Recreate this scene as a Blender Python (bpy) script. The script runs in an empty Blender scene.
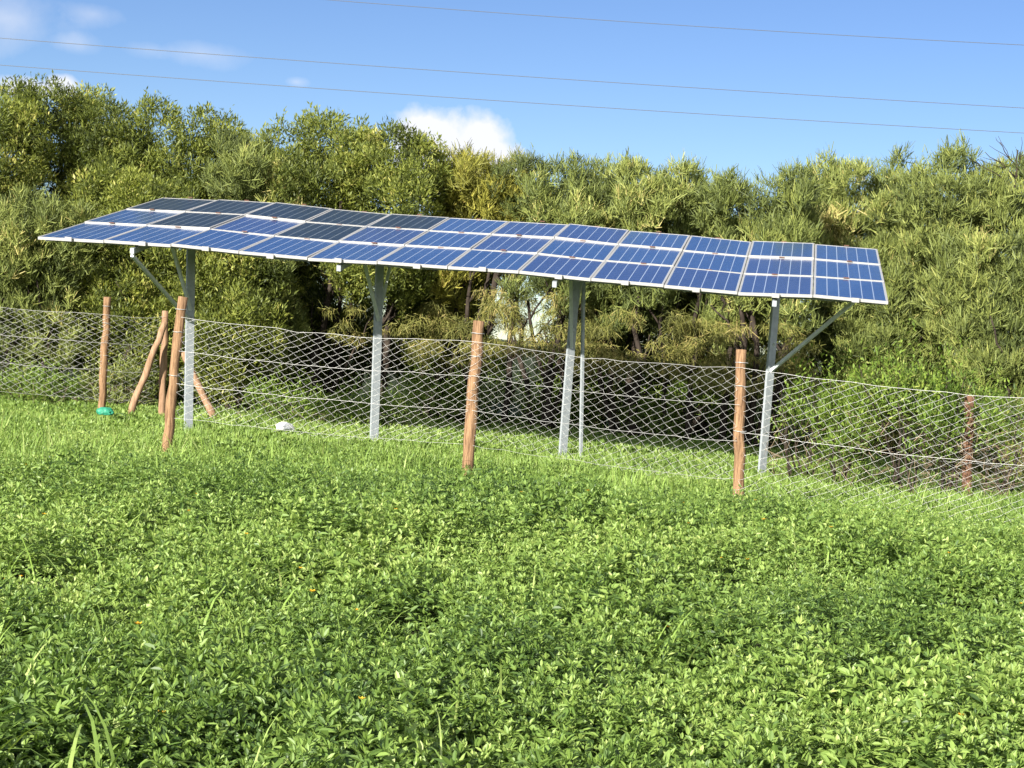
import bpy, bmesh, math, random
import numpy as np
from mathutils import Vector, Matrix
from math import radians as RAD

# ------------------------------------------------------------------ camera
SC = bpy.context.scene
COL = SC.collection
FPX = 1800.0                      # focal length in pixels of a 1024 px wide picture
EYE = 1.70
ROLL_A, PITCH_C = 0.0732, -0.0208
fy = math.sqrt(1 - PITCH_C ** 2)
CF = Vector((0, fy, PITCH_C))
ry = -PITCH_C * ROLL_A / fy
CR = Vector((math.sqrt(1 - ry * ry - ROLL_A ** 2), ry, ROLL_A))
CU = CR.cross(CF)
CPOS = Vector((0, 0, EYE))
cam = bpy.data.cameras.new('camera')
cam.sensor_width = 36
cam.lens = 36 * FPX / 1024
cam.clip_start, cam.clip_end = 0.1, 9000
camo = bpy.data.objects.new('camera', cam)
COL.objects.link(camo)
M3 = Matrix((CR, CU, -CF)).transposed()
camo.matrix_world = Matrix.Translation(CPOS) @ M3.to_4x4()
SC.camera = camo

# ------------------------------------------------------------------ light
SUN_EL, SUN_AZ = RAD(20), RAD(30)          # azimuth: degrees to the left of straight behind the camera
SUN_STRENGTH, SKY_STRENGTH, EXPOSURE = 4.5, 0.058, 1.65
sun_dir = Vector((-math.sin(SUN_AZ) * math.cos(SUN_EL), -math.cos(SUN_AZ) * math.cos(SUN_EL), math.sin(SUN_EL)))
sl = bpy.data.lights.new('sun', 'SUN')
sl.energy, sl.angle, sl.color = SUN_STRENGTH, RAD(0.53), (1.0, 0.95, 0.86)
so = bpy.data.objects.new('sun', sl)
COL.objects.link(so)
so.rotation_euler = sun_dir.to_track_quat('Z', 'Y').to_euler()
so.location = (-20, -20, 30)
vs = SC.view_settings
vs.view_transform, vs.look, vs.exposure, vs.gamma, vs.use_curve_mapping = 'Standard', 'None', EXPOSURE, 1, False


def at(px, py, depth):
    """the point seen at that pixel, at that distance along the view"""
    return CPOS + depth * ((px - 512) / FPX * CR + (384 - py) / FPX * CU + CF)


def on_z(px, py, z):
    d = (at(px, py, 1.0) - CPOS)
    return CPOS + d * ((z - EYE) / d.z)


W = bpy.data.worlds.new('World')
SC.world = W
W.use_nodes = True
nt = W.node_tree
nt.nodes.clear()


def wn(kind, **kw):
    n = nt.nodes.new(kind)
    for k, v in kw.items():
        setattr(n, k, v)
    return n


def wl(a, b):
    nt.links.new(a, b)


def wmath(op, a, b=None, clamp=False):
    n = wn('ShaderNodeMath', operation=op, use_clamp=clamp)
    for i, v in enumerate((a, b)):
        if v is None:
            continue
        if isinstance(v, (int, float)):
            n.inputs[i].default_value = v
        else:
            wl(v, n.inputs[i])
    return n.outputs[0]


w_out = wn('ShaderNodeOutputWorld')
w_bg = wn('ShaderNodeBackground')
w_bg.inputs[1].default_value = SKY_STRENGTH
sky = wn('ShaderNodeTexSky', sky_type='NISHITA', sun_disc=False)
sky.sun_elevation = SUN_EL
sky.sun_rotation = math.atan2(sun_dir.x, sun_dir.y)
sky.altitude = 1700
sky.air_density, sky.dust_density, sky.ozone_density = 1.0, 0.3, 2.5
w_tc = wn('ShaderNodeTexCoord')
w_gen = w_tc.outputs['Generated']
w_dot = {}


def wdot(vec):
    n = wn('ShaderNodeVectorMath', operation='DOT_PRODUCT')
    wl(w_gen, n.inputs[0])
    n.inputs[1].default_value = vec
    return n.outputs['Value']


w_hsv = wn('ShaderNodeHueSaturation')
w_hsv.inputs['Hue'].default_value = 0.514
w_hsv.inputs['Saturation'].default_value = 1.14
w_hsv.inputs['Value'].default_value = 0.735
wl(sky.outputs[0], w_hsv.inputs['Color'])
w_noise = wn('ShaderNodeTexNoise')
w_noise.inputs['Scale'].default_value = 34
w_noise.inputs['Detail'].default_value = 7
w_noise.inputs['Roughness'].default_value = 0.55
wl(w_gen, w_noise.inputs['Vector'])
w_nz = wmath('SUBTRACT', w_noise.outputs[0], 0.5)
cur = w_hsv.outputs[0]
# clouds: direction (from where they stand over the field), angular half sizes, opacity, edge softness, raggedness
for (cx, cy, hw, hh, op, soft, rag) in (
        (430, 146, 42, 50, 1, .35, 1.3), (482, 152, 36, 46, 1, .35, 1.3), (454, 170, 76, 44, 1, .4, 1.1),
        (10, 18, 62, 34, .5, 1.4, 1.8), (92, 14, 40, 13, .34, 1.3, 1.8), (70, 42, 30, 10, .3, 1.4, 1.8),
        (200, 54, 50, 14, .36, 1.4, 1.9), (148, 50, 34, 9, .24, 1.4, 1.9), (24, 88, 26, 14, .95, .5, 1.4), (60, 88, 20, 13, .95, .5, 1.4),
        (730, 190, 22, 14, .9, .6, 1.2), (296, 82, 14, 6, .35, 1.0, 1.2), (545, 340, 170, 34, .15, .9, 1.2),
        (1240, 120, 150, 60, .9, .6, 1.6), (-420, 60, 170, 60, .9, .7, 1.6), (-150, -60, 90, 40, .7, .9, 1.6)):
    d = (at(cx, cy, 1) - CPOS).normalized()
    r = d.cross(Vector((0, 0, 1))).normalized()
    u = r.cross(d)
    a = wmath('MULTIPLY', wdot(r), FPX / hw)
    b = wmath('MULTIPLY', wdot(u), FPX / hh)
    rr = wmath('SQRT', wmath('ADD', wmath('MULTIPLY', a, a), wmath('MULTIPLY', b, b)))
    v = wmath('ADD', wmath('SUBTRACT', 1.0, rr), wmath('MULTIPLY', w_nz, rag))
    m = wmath('MULTIPLY', wmath('DIVIDE', v, soft, True), op)
    front = wmath('GREATER_THAN', wdot(d), 0.5)
    m = wmath('MULTIPLY', m, front)
    mx = wn('ShaderNodeMix', data_type='RGBA')
    wl(m, mx.inputs['Factor'])
    wl(cur, mx.inputs['A'])
    mx.inputs['B'].default_value = (5.4, 5.5, 5.9, 1)
    cur = mx.outputs['Result']
w_n2 = wn('ShaderNodeTexNoise')
w_n2.inputs['Scale'].default_value = 3.2
w_n2.inputs['Detail'].default_value = 6
wl(w_gen, w_n2.inputs['Vector'])
w_back_fill = wmath('MULTIPLY', wmath('ADD', wmath('MULTIPLY', wdot((0, -1, 0.25)), 1.0), .12), 2.2, True)  # unseen bright clouds behind the camera, added to fill the shaded parts
w_cov = wmath('MULTIPLY', wmath('SUBTRACT', w_n2.outputs[0], .40), 6.0, True)
w_mx = wn('ShaderNodeMix', data_type='RGBA')
wl(wmath('MULTIPLY', w_back_fill, w_cov), w_mx.inputs['Factor'])
wl(cur, w_mx.inputs['A'])
w_mx.inputs['B'].default_value = (12, 12.1, 12.4, 1)
cur = w_mx.outputs['Result']
wl(cur, w_bg.inputs[0])
wl(w_bg.outputs[0], w_out.inputs[0])

# ------------------------------------------------------------------ helpers
RNG = np.random.default_rng(7)
random.seed(7)


def vnoise(x, y, seed=0):
    """smooth value noise in 0..1"""
    xi, yi = np.floor(x).astype(np.int64), np.floor(y).astype(np.int64)
    fx, fy_ = x - xi, y - yi
    fx, fy_ = fx * fx * (3 - 2 * fx), fy_ * fy_ * (3 - 2 * fy_)

    def h(a, b):
        n = (a * 374761393 + b * 668265263 + seed * 974634777) & 0x7fffffff
        n = ((n ^ (n >> 13)) * 1274126177) & 0x7fffffff
        return ((n ^ (n >> 16)) & 0xffff) / 65535.0
    return ((h(xi, yi) * (1 - fx) + h(xi + 1, yi) * fx) * (1 - fy_) +
            (h(xi, yi + 1) * (1 - fx) + h(xi + 1, yi + 1) * fx) * fy_)


def ground_z(x, y):
    x = np.asarray(x, float)
    y = np.asarray(y, float)
    return 0.10 * (vnoise(x / 5.0, y / 5.0, 3) - .5) + 0.05 * (vnoise(x / 1.7, y / 1.7, 4) - .5)


def mat(name):
    m = bpy.data.materials.new(name)
    m.use_nodes = True
    n = m.node_tree
    n.nodes.clear()
    out = n.nodes.new('ShaderNodeOutputMaterial')
    return m, n, out


def principled(name, color, rough=.6, metal=0.0, spec=.5, var=0.0, scale=8.0, color2=None, bump=0.0, stretch=None, detail=6):
    m, n, out = mat(name)
    p = n.nodes.new('ShaderNodeBsdfPrincipled')
    p.inputs['Roughness'].default_value = rough
    p.inputs['Metallic'].default_value = metal
    p.inputs['Specular IOR Level'].default_value = spec
    p.inputs['Base Color'].default_value = (*color, 1)
    if color2 is not None or bump:
        tc = n.nodes.new('ShaderNodeTexCoord')
        mp = n.nodes.new('ShaderNodeMapping')
        mp.inputs['Scale'].default_value = stretch or (1, 1, 1)
        n.links.new(tc.outputs['Object'], mp.inputs[0])
        nz = n.nodes.new('ShaderNodeTexNoise')
        nz.inputs['Scale'].default_value = scale
        nz.inputs['Detail'].default_value = detail
        nz.inputs['Roughness'].default_value = .65
        n.links.new(mp.outputs[0], nz.inputs['Vector'])
        if color2 is not None:
            cr = n.nodes.new('ShaderNodeValToRGB')
            cr.color_ramp.elements[0].position = .35
            cr.color_ramp.elements[1].position = .68
            cr.color_ramp.elements[0].color = (*color, 1)
            cr.color_ramp.elements[1].color = (*color2, 1)
            n.links.new(nz.outputs[0], cr.inputs[0])
            n.links.new(cr.outputs[0], p.inputs['Base Color'])
        if bump:
            bp = n.nodes.new('ShaderNodeBump')
            bp.inputs['Strength'].default_value = bump
            bp.inputs['Distance'].default_value = .02
            n.links.new(nz.outputs[0], bp.inputs['Height'])
            n.links.new(bp.outputs[0], p.inputs['Normal'])
    n.links.new(p.outputs[0], out.inputs[0])
    return m


def foliage_mat(name, stops, rough=.5, spec=.35, trans=.3, trans_tint=(1.25, 1.3, .6)):
    """leaf material: own colour of each leaf picked by its 'tint' along the stops; thin leaves let some light through"""
    m, n, out = mat(name)
    at_ = n.nodes.new('ShaderNodeAttribute')
    at_.attribute_name = 'tint'
    cr = n.nodes.new('ShaderNodeValToRGB')
    el = cr.color_ramp.elements
    while len(el) < len(stops):
        el.new(.5)
    for e, (pos, c) in zip(el, stops):
        e.position = pos
        e.color = (*c, 1)
    n.links.new(at_.outputs['Fac'], cr.inputs[0])
    p = n.nodes.new('ShaderNodeBsdfPrincipled')
    p.inputs['Roughness'].default_value = rough
    p.inputs['Specular IOR Level'].default_value = spec
    n.links.new(cr.outputs[0], p.inputs['Base Color'])
    tr = n.nodes.new('ShaderNodeBsdfTranslucent')
    mul = n.nodes.new('ShaderNodeMix')
    mul.data_type, mul.blend_type = 'RGBA', 'MULTIPLY'
    mul.inputs['Factor'].default_value = 1
    mul.inputs['B'].default_value = (*trans_tint, 1)
    n.links.new(cr.outputs[0], mul.inputs['A'])
    n.links.new(mul.outputs['Result'], tr.inputs[0])
    mx = n.nodes.new('ShaderNodeMixShader')
    mx.inputs[0].default_value = trans
    n.links.new(p.outputs[0], mx.inputs[1])
    n.links.new(tr.outputs[0], mx.inputs[2])
    n.links.new(mx.outputs[0], out.inputs[0])
    return m


def quads_object(name, V, tint, material, parent=None):
    """V: (N,4,3) quads -> one mesh object with a colour-choice value per quad"""
    n = len(V)
    me = bpy.data.meshes.new(name)
    me.vertices.add(n * 4)
    me.vertices.foreach_set('co', np.ascontiguousarray(V, dtype=np.float32).ravel())
    me.loops.add(n * 4)
    me.loops.foreach_set('vertex_index', np.arange(n * 4, dtype=np.int32))
    me.polygons.add(n)
    me.polygons.foreach_set('loop_start', np.arange(0, n * 4, 4, dtype=np.int32))
    a = me.attributes.new('tint', 'FLOAT', 'FACE')
    a.data.foreach_set('value', np.clip(tint, 0, 1).astype(np.float32))
    me.materials.append(material)
    me.update(calc_edges=True)
    o = bpy.data.objects.new(name, me)
    COL.objects.link(o)
    if parent:
        o.parent = parent
    return o


def nrm(a):
    return a / np.maximum(np.linalg.norm(a, axis=-1, keepdims=True), 1e-9)


def leaves(base, d, length, width, roll, mid=.45, cup=.0, droop=0.0):
    """lens-shaped leaves: base points, unit directions, lengths, widths, roll about the leaf's own axis"""
    n = len(base)
    up = np.tile(np.array([0., 0., 1.]), (n, 1))
    up[np.abs(d[:, 2]) > .97] = (1, 0, 0)
    s = nrm(np.cross(d, up))
    nn = np.cross(s, d)
    c, sn = np.cos(roll)[:, None], np.sin(roll)[:, None]
    s2 = s * c + nn * sn
    n2 = -s * sn + nn * c
    L, Wd = length[:, None], width[:, None]
    b = base
    t = base + d * L
    t[:, 2] -= droop * length
    m_ = base + d * L * mid + n2 * Wd * cup
    return np.stack([b, m_ - s2 * Wd * .5, t, m_ + s2 * Wd * .5], axis=1)


def lens_leaves(base, d, length, width, roll, cup=-.12, droop=.1):
    """rounded leaves folded along the midrib: two quads each"""
    n = len(base)
    up = np.tile(np.array([0., 0., 1.]), (n, 1))
    up[np.abs(d[:, 2]) > .97] = (1, 0, 0)
    s = nrm(np.cross(d, up))
    nn = np.cross(s, d)
    c, sn = np.cos(roll)[:, None], np.sin(roll)[:, None]
    s2 = s * c + nn * sn
    n2 = -s * sn + nn * c
    L, Wd = length[:, None], width[:, None]
    dz = np.zeros((n, 3))
    dz[:, 2] = droop * length
    t = base + d * L - dz
    a1, a2 = base + d * L * .28 - n2 * Wd * cup, base + d * L * .66 - dz * .4 - n2 * Wd * cup
    q1 = np.stack([base, a1 - s2 * Wd * .46, a2 - s2 * Wd * .40, t], axis=1)
    q2 = np.stack([base, t, a2 + s2 * Wd * .40, a1 + s2 * Wd * .46], axis=1)
    return np.concatenate([q1, q2])


def strokes(base, d, length, w0, w1, roll, droop=0.0):
    """thin tapering twigs: one narrow quad each"""
    n = len(base)
    up = np.tile(np.array([0., 0., 1.]), (n, 1))
    up[np.abs(d[:, 2]) > .97] = (1, 0, 0)
    s = nrm(np.cross(d, up))
    nn = np.cross(s, d)
    s2 = s * np.cos(roll)[:, None] + nn * np.sin(roll)[:, None]
    t = base + d * length[:, None]
    t[:, 2] -= droop * length
    return np.stack([base - s2 * w0[:, None] * .5, base + s2 * w0[:, None] * .5,
                     t + s2 * w1[:, None] * .5, t - s2 * w1[:, None] * .5], axis=1)


class MB:
    """collects boxes, bars and tubes into ONE mesh"""

    def __init__(self):
        self.v, self.f, self.smooth = [], [], []

    def add(self, vs_, fs, smooth=False):
        o = len(self.v)
        self.v += [tuple(v) for v in vs_]
        self.f += [tuple(i + o for i in f) for f in fs]
        self.smooth += [smooth] * len(fs)

    def box(self, o, ex, ey, ez):
        o, ex, ey, ez = Vector(o), Vector(ex), Vector(ey), Vector(ez)
        p = [o, o + ex, o + ex + ey, o + ey, o + ez, o + ex + ez, o + ex + ey + ez, o + ey + ez]
        f = [(0, 3, 2, 1), (4, 5, 6, 7), (0, 1, 5, 4), (1, 2, 6, 5), (2, 3, 7, 6), (3, 0, 4, 7)]
        if ex.cross(ey).dot(ez) < 0:
            f = [tuple(reversed(q)) for q in f]
        self.add(p, f)

    def bar(self, a, b, w, h, side=(0, 0, 1)):
        """rectangular bar from a to b"""
        a, b = Vector(a), Vector(b)
        d = (b - a)
        x = d.cross(Vector(side)).normalized()
        z = x.cross(d).normalized()
        self.box(a - x * w / 2 - z * h / 2, d, x * w, z * h)

    def tube(self, pts, radii, n=8, caps=True, wobble=0.0, rnd=None):
        pts = [Vector(p) for p in pts]
        rings = []
        ref = Vector((.31, .95, .11)).normalized()
        for i, p in enumerate(pts):
            t = (pts[min(i + 1, len(pts) - 1)] - pts[max(i - 1, 0)]).normalized()
            x = t.cross(ref)
            if x.length < .1:
                x = t.cross(Vector((1, 0, 0)))
            x.normalize()
            y = t.cross(x)
            r = radii[i] if hasattr(radii, '__len__') else radii
            ring = []
            for k in range(n):
                a = 2 * math.pi * k / n
                rr = r * (1 + (wobble * (rnd.random() - .5) if rnd else 0))
                ring.append(p + (x * math.cos(a) + y * math.sin(a)) * rr)
            rings.append(ring)
        vs_ = [v for ring in rings for v in ring]
        fs = []
        for i in range(len(pts) - 1):
            for k in range(n):
                k2 = (k + 1) % n
                fs.append((i * n + k, i * n + k2, (i + 1) * n + k2, (i + 1) * n + k))
        self.add(vs_, fs, True)
        if caps:
            o = len(self.v) - len(vs_)
            self.f.append(tuple(o + k for k in reversed(range(n))))
            self.f.append(tuple(o + (len(pts) - 1) * n + k for k in range(n)))
            self.smooth += [False, False]

    def build(self, name, material, parent=None):
        me = bpy.data.meshes.new(name)
        me.from_pydata(self.v, [], self.f)
        me.polygons.foreach_set('use_smooth', self.smooth)
        me.materials.append(material)
        me.update()
        o = bpy.data.objects.new(name, me)
        COL.objects.link(o)
        if parent:
            o.parent = parent
            o.matrix_parent_inverse = parent.matrix_basis.inverted()
        return o


def tag(o, label=None, cat=None, group=None, kind=None):
    if label:
        o['label'] = label
    if cat:
        o['category'] = cat
    if group:
        o['group'] = group
    if kind:
        o['kind'] = kind
    return o


def empty(name, loc, label, cat, group=None):
    o = bpy.data.objects.new(name, None)
    o.empty_display_size = .2
    COL.objects.link(o)
    o.location = loc
    return tag(o, label, cat, group)


# ------------------------------------------------------------------ materials
M = {}
M['frame'] = principled('aluminium_frame', (.36, .355, .34), .45, .2, .5, color2=(.28, .275, .26), scale=30)
M['zinc'] = principled('galvanised_steel', (.25, .275, .29), .5, .3, .4, color2=(.34, .37, .385), scale=14, bump=.05)
M['brace'] = principled('pale_galvanised_angle', (.50, .53, .55), .5, .2, .4, color2=(.62, .65, .66), scale=14)
M['rust'] = principled('rusty_clamp', (.10, .055, .04), .8, .2, .3, color2=(.19, .09, .06), scale=40)
M['backsheet'] = principled('white_backsheet', (.74, .75, .74), .6, 0, .3)
M['wire'] = principled('fence_wire', (.42, .415, .395), .42, .35, .5)
M['cable'] = principled('power_cable', (.085, .09, .095), .6, .2, .4)
M['wood'] = principled('peeled_pole_wood', (.10, .056, .030), .9, 0, .15, color2=(.30, .185, .10), scale=13, bump=.9, stretch=(3.2, 3.2, .28))
M['wood_dark'] = principled('weathered_pole_wood', (.06, .032, .02), .9, 0, .15, color2=(.185, .10, .06), scale=13, bump=.9, stretch=(3.2, 3.2, .28))
M['wood_pale'] = principled('sawn_brace_wood', (.16, .095, .055), .9, 0, .15, color2=(.34, .215, .135), scale=11, bump=.6, stretch=(3, 3, .3))
M['bark'] = principled('grey_brown_bark', (.018, .014, .011), .95, 0, .1, color2=(.055, .043, .034), scale=7, bump=.6, stretch=(2, 2, .4))
M['soil'] = principled('field_soil', (.024, .026, .011), .95, 0, .1, color2=(.034, .050, .015), scale=.9, bump=.4)
M['hill'] = principled('far_plain', (.10, .115, .075), 1, 0, .0, color2=(.07, .085, .06), scale=.01)
M['teal'] = principled('teal_plastic', (.02, .17, .10), .5, 0, .4, color2=(.03, .23, .14), scale=20)
M['white_plastic'] = principled('white_plastic_film', (.86, .85, .82), .5, 0, .4, color2=(.74, .70, .62), scale=14)

M['weed'] = foliage_mat('weed_leaf', ((0, (.038, .074, .016)), (.3, (.094, .160, .031)), (.6, (.168, .252, .052)), (.85, (.235, .325, .078)), (1, (.30, .37, .11))),
                        rough=.5, spec=.42, trans=.3, trans_tint=(1.3, 1.4, .5))
M['blade'] = foliage_mat('grass_blade', ((0, (.12, .19, .04)), (.6, (.22, .33, .065)), (1, (.34, .38, .14))), rough=.5, spec=.4, trans=.3)
M['flower'] = foliage_mat('yellow_petal', ((0, (.55, .28, .02)), (1, (.68, .45, .03))), trans=.2)
M['leafy'] = foliage_mat('bush_tree_leaf', ((0, (.042, .056, .014)), (.35, (.102, .126, .026)), (.7, (.186, .212, .040)), (.92, (.275, .29, .058)), (1, (.36, .33, .10))),
                         rough=.55, spec=.3, trans=.3, trans_tint=(1.25, 1.35, .5))
M['pencil'] = foliage_mat('pencil_twig', ((0, (.050, .066, .020)), (.35, (.112, .138, .036)), (.7, (.190, .220, .054)), (.92, (.28, .295, .080)), (1, (.38, .33, .12))),
                          rough=.6, spec=.25, trans=.2)
M['golden'] = foliage_mat('golden_twig', ((0, (.10, .10, .02)), (.4, (.20, .20, .036)), (.75, (.32, .30, .052)), (1, (.42, .32, .09))), rough=.6, spec=.25, trans=.22)
M['bush'] = foliage_mat('young_bush_leaf', ((0, (.046, .082, .014)), (.4, (.110, .175, .028)), (.8, (.195, .27, .042)), (1, (.29, .32, .08))), rough=.55, spec=.3, trans=.32)
M['hanging'] = foliage_mat('hanging_twig', ((0, (.055, .060, .018)), (.4, (.12, .125, .032)), (.75, (.20, .195, .05)), (1, (.30, .24, .09))), rough=.6, spec=.2, trans=.2)
M['dry'] = foliage_mat('dry_twig', ((0, (.05, .035, .022)), (.5, (.11, .08, .05)), (1, (.22, .17, .11))), rough=.8, spec=.2, trans=.05)


def panel_glass(name, c_a, c_b, line=(.26, .30, .36), rough=.16, coat=.5):
    """solar cells under glass: 6 x 10 cells; the gaps between cells run up the slope as pale lines"""
    m, n, out = mat(name)
    tc = n.nodes.new('ShaderNodeTexCoord')
    sep = n.nodes.new('ShaderNodeSeparateXYZ')
    n.links.new(tc.outputs['UV'], sep.inputs[0])

    def mth(op, a, b, clamp=False):
        q = n.nodes.new('ShaderNodeMath')
        q.operation, q.use_clamp = op, clamp
        for i, v in enumerate((a, b)):
            if isinstance(v, (int, float)):
                q.inputs[i].default_value = v
            elif v is not None:
                n.links.new(v, q.inputs[i])
        return q.outputs[0]

    def line_mask(src, count, half):
        f = mth('FRACT', mth('ADD', mth('MULTIPLY', src, count), .5), None)
        return mth('LESS_THAN', mth('ABSOLUTE', mth('SUBTRACT', f, .5), None), half)
    ml = mth('MAXIMUM', line_mask(sep.outputs[0], 6, .038), mth('MULTIPLY', line_mask(sep.outputs[1], 10, .016), .6))
    # per-cell tone
    wnz = n.nodes.new('ShaderNodeTexNoise')
    wnz.inputs['Scale'].default_value = 3.0
    wnz.inputs['Detail'].default_value = 5
    n.links.new(tc.outputs['Object'], wnz.inputs['Vector'])
    mx = n.nodes.new('ShaderNodeMix')
    mx.data_type = 'RGBA'
    n.links.new(wnz.outputs[0], mx.inputs['Factor'])
    mx.inputs['A'].default_value = (*c_a, 1)
    mx.inputs['B'].default_value = (*c_b, 1)
    m2 = n.nodes.new('ShaderNodeMix')
    m2.data_type = 'RGBA'
    n.links.new(ml, m2.inputs['Factor'])
    n.links.new(mx.outputs['Result'], m2.inputs['A'])
    m2.inputs['B'].default_value = (*line, 1)
    p = n.nodes.new('ShaderNodeBsdfPrincipled')
    p.inputs['Roughness'].default_value = rough
    p.inputs['Specular IOR Level'].default_value = coat
    n.links.new(m2.outputs['Result'], p.inputs['Base Color'])
    n.links.new(p.outputs[0], out.inputs[0])
    return m


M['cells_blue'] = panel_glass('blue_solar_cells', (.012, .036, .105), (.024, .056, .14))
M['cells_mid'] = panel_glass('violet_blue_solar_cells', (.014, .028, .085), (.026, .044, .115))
M['cells_dark_reflection'] = panel_glass('dark_reflection_solar_cells', (.010, .017, .024), (.018, .026, .034), line=(.13, .15, .16), rough=.3, coat=.2)  # darker modules: dark reflection of the trees is put into the cell colour

# ------------------------------------------------------------------ ground and far plain
nx = 150
xs = np.concatenate([[-4000, -1500, -500, -200, -100, -60], np.linspace(-40, 40, nx), [60, 100, 200, 500, 1500, 4000]])
ys = np.concatenate([[-4000, -800, -200, -60, -20], np.linspace(-5, 60, nx), [80, 120, 200, 400, 800, 1600, 4000]])
X, Y = np.meshgrid(xs, ys)
Z = ground_z(X, Y) * np.clip(1 - (np.hypot(X, Y - 25) - 45) / 30, 0, 1)
me = bpy.data.meshes.new('ground')
ncol = len(xs)
me.from_pydata(np.stack([X, Y, Z], -1).reshape(-1, 3).tolist(), [],
               [(r * ncol + c, r * ncol + c + 1, (r + 1) * ncol + c + 1, (r + 1) * ncol + c) for r in range(len(ys) - 1) for c in range(ncol - 1)])
me.polygons.foreach_set('use_smooth', [True] * len(me.polygons))
me.materials.append(M['soil'])
g = bpy.data.objects.new('ground', me)
COL.objects.link(g)
tag(g, kind='structure')
hv, hf = [], []
K = 160
for i in range(K):
    a = math.pi * (0.15 + .7 * i / (K - 1))
    h = 9 + 12 * float(vnoise(np.array(i / 9.), np.array(2.), 5)) + 4 * float(vnoise(np.array(i / 2.), np.array(7.), 5))
    for (r_, z_) in ((2200, -2), (2500, h), (2900, -2)):
        hv.append((r_ * math.cos(a), r_ * math.sin(a), z_))
for i in range(K - 1):
    for j in (0, 1):
        p = i * 3 + j
        hf.append((p, p + 1, p + 4, p + 3))
me = bpy.data.meshes.new('hills')
me.from_pydata(hv, [], hf)
me.materials.append(M['hill'])
o = bpy.data.objects.new('hills', me)
COL.objects.link(o)
tag(o, kind='structure')

# ------------------------------------------------------------------ solar array
f_u, f_v, f_t = None, None, (-6.7846161026079495, 2.1271642993473376, 25.874423054519685)


def rodr(a):
    th = np.linalg.norm(a)
    k = np.array(a) / th
    Kx = np.array([[0, -k[2], k[1]], [k[2], 0, -k[0]], [-k[1], k[0], 0]])
    return np.eye(3) + np.sin(th) * Kx + (1 - np.cos(th)) * Kx @ Kx


R_ = rodr((1.3512925675008873, 0.07104762237508971, -0.17497389719070544))


def c2w(c):
    return CR * float(c[0]) + CU * float(c[1]) + CF * float(c[2])


AU, AV = c2w(R_[:, 0]), c2w(R_[:, 1])
AN = AU.cross(AV).normalized()
if AN.z < 0:
    AN = -AN
A0 = CPOS + c2w(f_t)
ROWL = 5.1 / 3


def sag(s):
    """the hand-built rails are not quite straight: height of the table along its length"""
    return .022 * math.sin(s * 1.1 + .4) + .010 * math.sin(s * 2.9 + 1) - .02 * (s - 6) / 6 - .05 * max(0, 1 - s / 1.7)


def apt(s, t, n=0.0):
    return A0 + AU * (s * 1.004 - .045) + AV * t + AN * (n + sag(s))


base_loc = apt(6, 2.6)
arr = empty('solar_array', (base_loc.x, base_loc.y, 0), 'long tilted solar array of three panel rows raised on four steel posts', 'solar array')
PANEL_W, GAPW, GAPL = .988, .012, .03
rp = random.Random(3)
grid_uv = None


def make_panel(col, row):
    s0, t0 = col + GAPW / 2, row * ROWL + GAPL / 2
    w, l = PANEL_W, ROWL - GAPL
    lift = .012 * row + rp.uniform(-.006, .006)
    k = [apt(s0, t0, lift), apt(s0 + w, t0, lift), apt(s0 + w, t0 + l, lift), apt(s0, t0 + l, lift)]
    tw = [rp.uniform(-.008, .008) for _ in range(4)]
    k = [p + AN * d for p, d in zip(k, tw)]
    fw, fh = .026, .04
    mb = MB()
    c = sum(k, Vector()) / 4

    def inset(i, d):
        a, b, e = k[i], k[(i + 1) % 4], k[i - 1]
        return a + (b - a).normalized() * d + (e - a).normalized() * d
    inn = [inset(i, fw) for i in range(4)]
    dn = -AN * fh
    vs_ = k + inn + [p + dn for p in k] + [p + dn for p in inn]
    fs = []
    for i in range(4):
        j = (i + 1) % 4
        fs += [(i, j, 4 + j, 4 + i), (8 + i, 8 + j, j, i), (4 + i, 4 + j, 12 + j, 12 + i), (8 + j, 8 + i, 12 + i, 12 + j)]
    mb.add(vs_, fs)
    fr = mb.build('solar_panel', M['frame'], arr)
    # glass sheet with cells, 5 mm below the frame's lip, with a back
    gl = MB()
    gi = [p - AN * .004 for p in inn]
    gl.add(gi + [p - AN * .008 for p in gi], [(0, 1, 2, 3), (7, 6, 5, 4)])
    dark = (row == 2 and col <= 4) or (row == 1 and col in (1, 3))  # panels given the cell colour with the painted dark reflection
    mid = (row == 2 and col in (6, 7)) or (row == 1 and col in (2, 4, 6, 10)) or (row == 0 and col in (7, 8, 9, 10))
    go = gl.build('cell_sheet', M['cells_dark_reflection' if dark else 'cells_mid' if mid else 'cells_blue'], fr)
    go.data.materials.append(M['backsheet'])
    go.data.polygons[1].material_index = 1
    uv = go.data.uv_layers.new(name='UVMap')
    for p in go.data.polygons:
        q = [(0, 0), (1, 0), (1, 1), (0, 1)] if p.index == 0 else [(0, 1), (1, 1), (1, 0), (0, 0)]
        for li, c_ in zip(p.loop_indices, q):
            uv.data[li].uv = c_
    # clamps in the joint above this panel
    cm = MB()
    a = apt(s0 + w * (.5 + rp.uniform(-.06, .06)), t0 + l + GAPL / 2 + .0, lift + .008)
    cm.box(a - AU * .04 - AV * .02, AU * .08, AV * .04, AN * .008)
    cm.build('clamp', M['rust'], arr)
    return fr


for row in range(3):
    for col in range(12):
        make_panel(col, row)
for col in range(12):
    cm = MB()
    a = apt(col + .5 + rp.uniform(-.1, .1), -.004, -.045)
    cm.box(a - AU * .05 - AV * .03, AU * .1, AV * .028, AN * .058)
    cm.build('front_clamp', M['frame'], arr)
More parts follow.
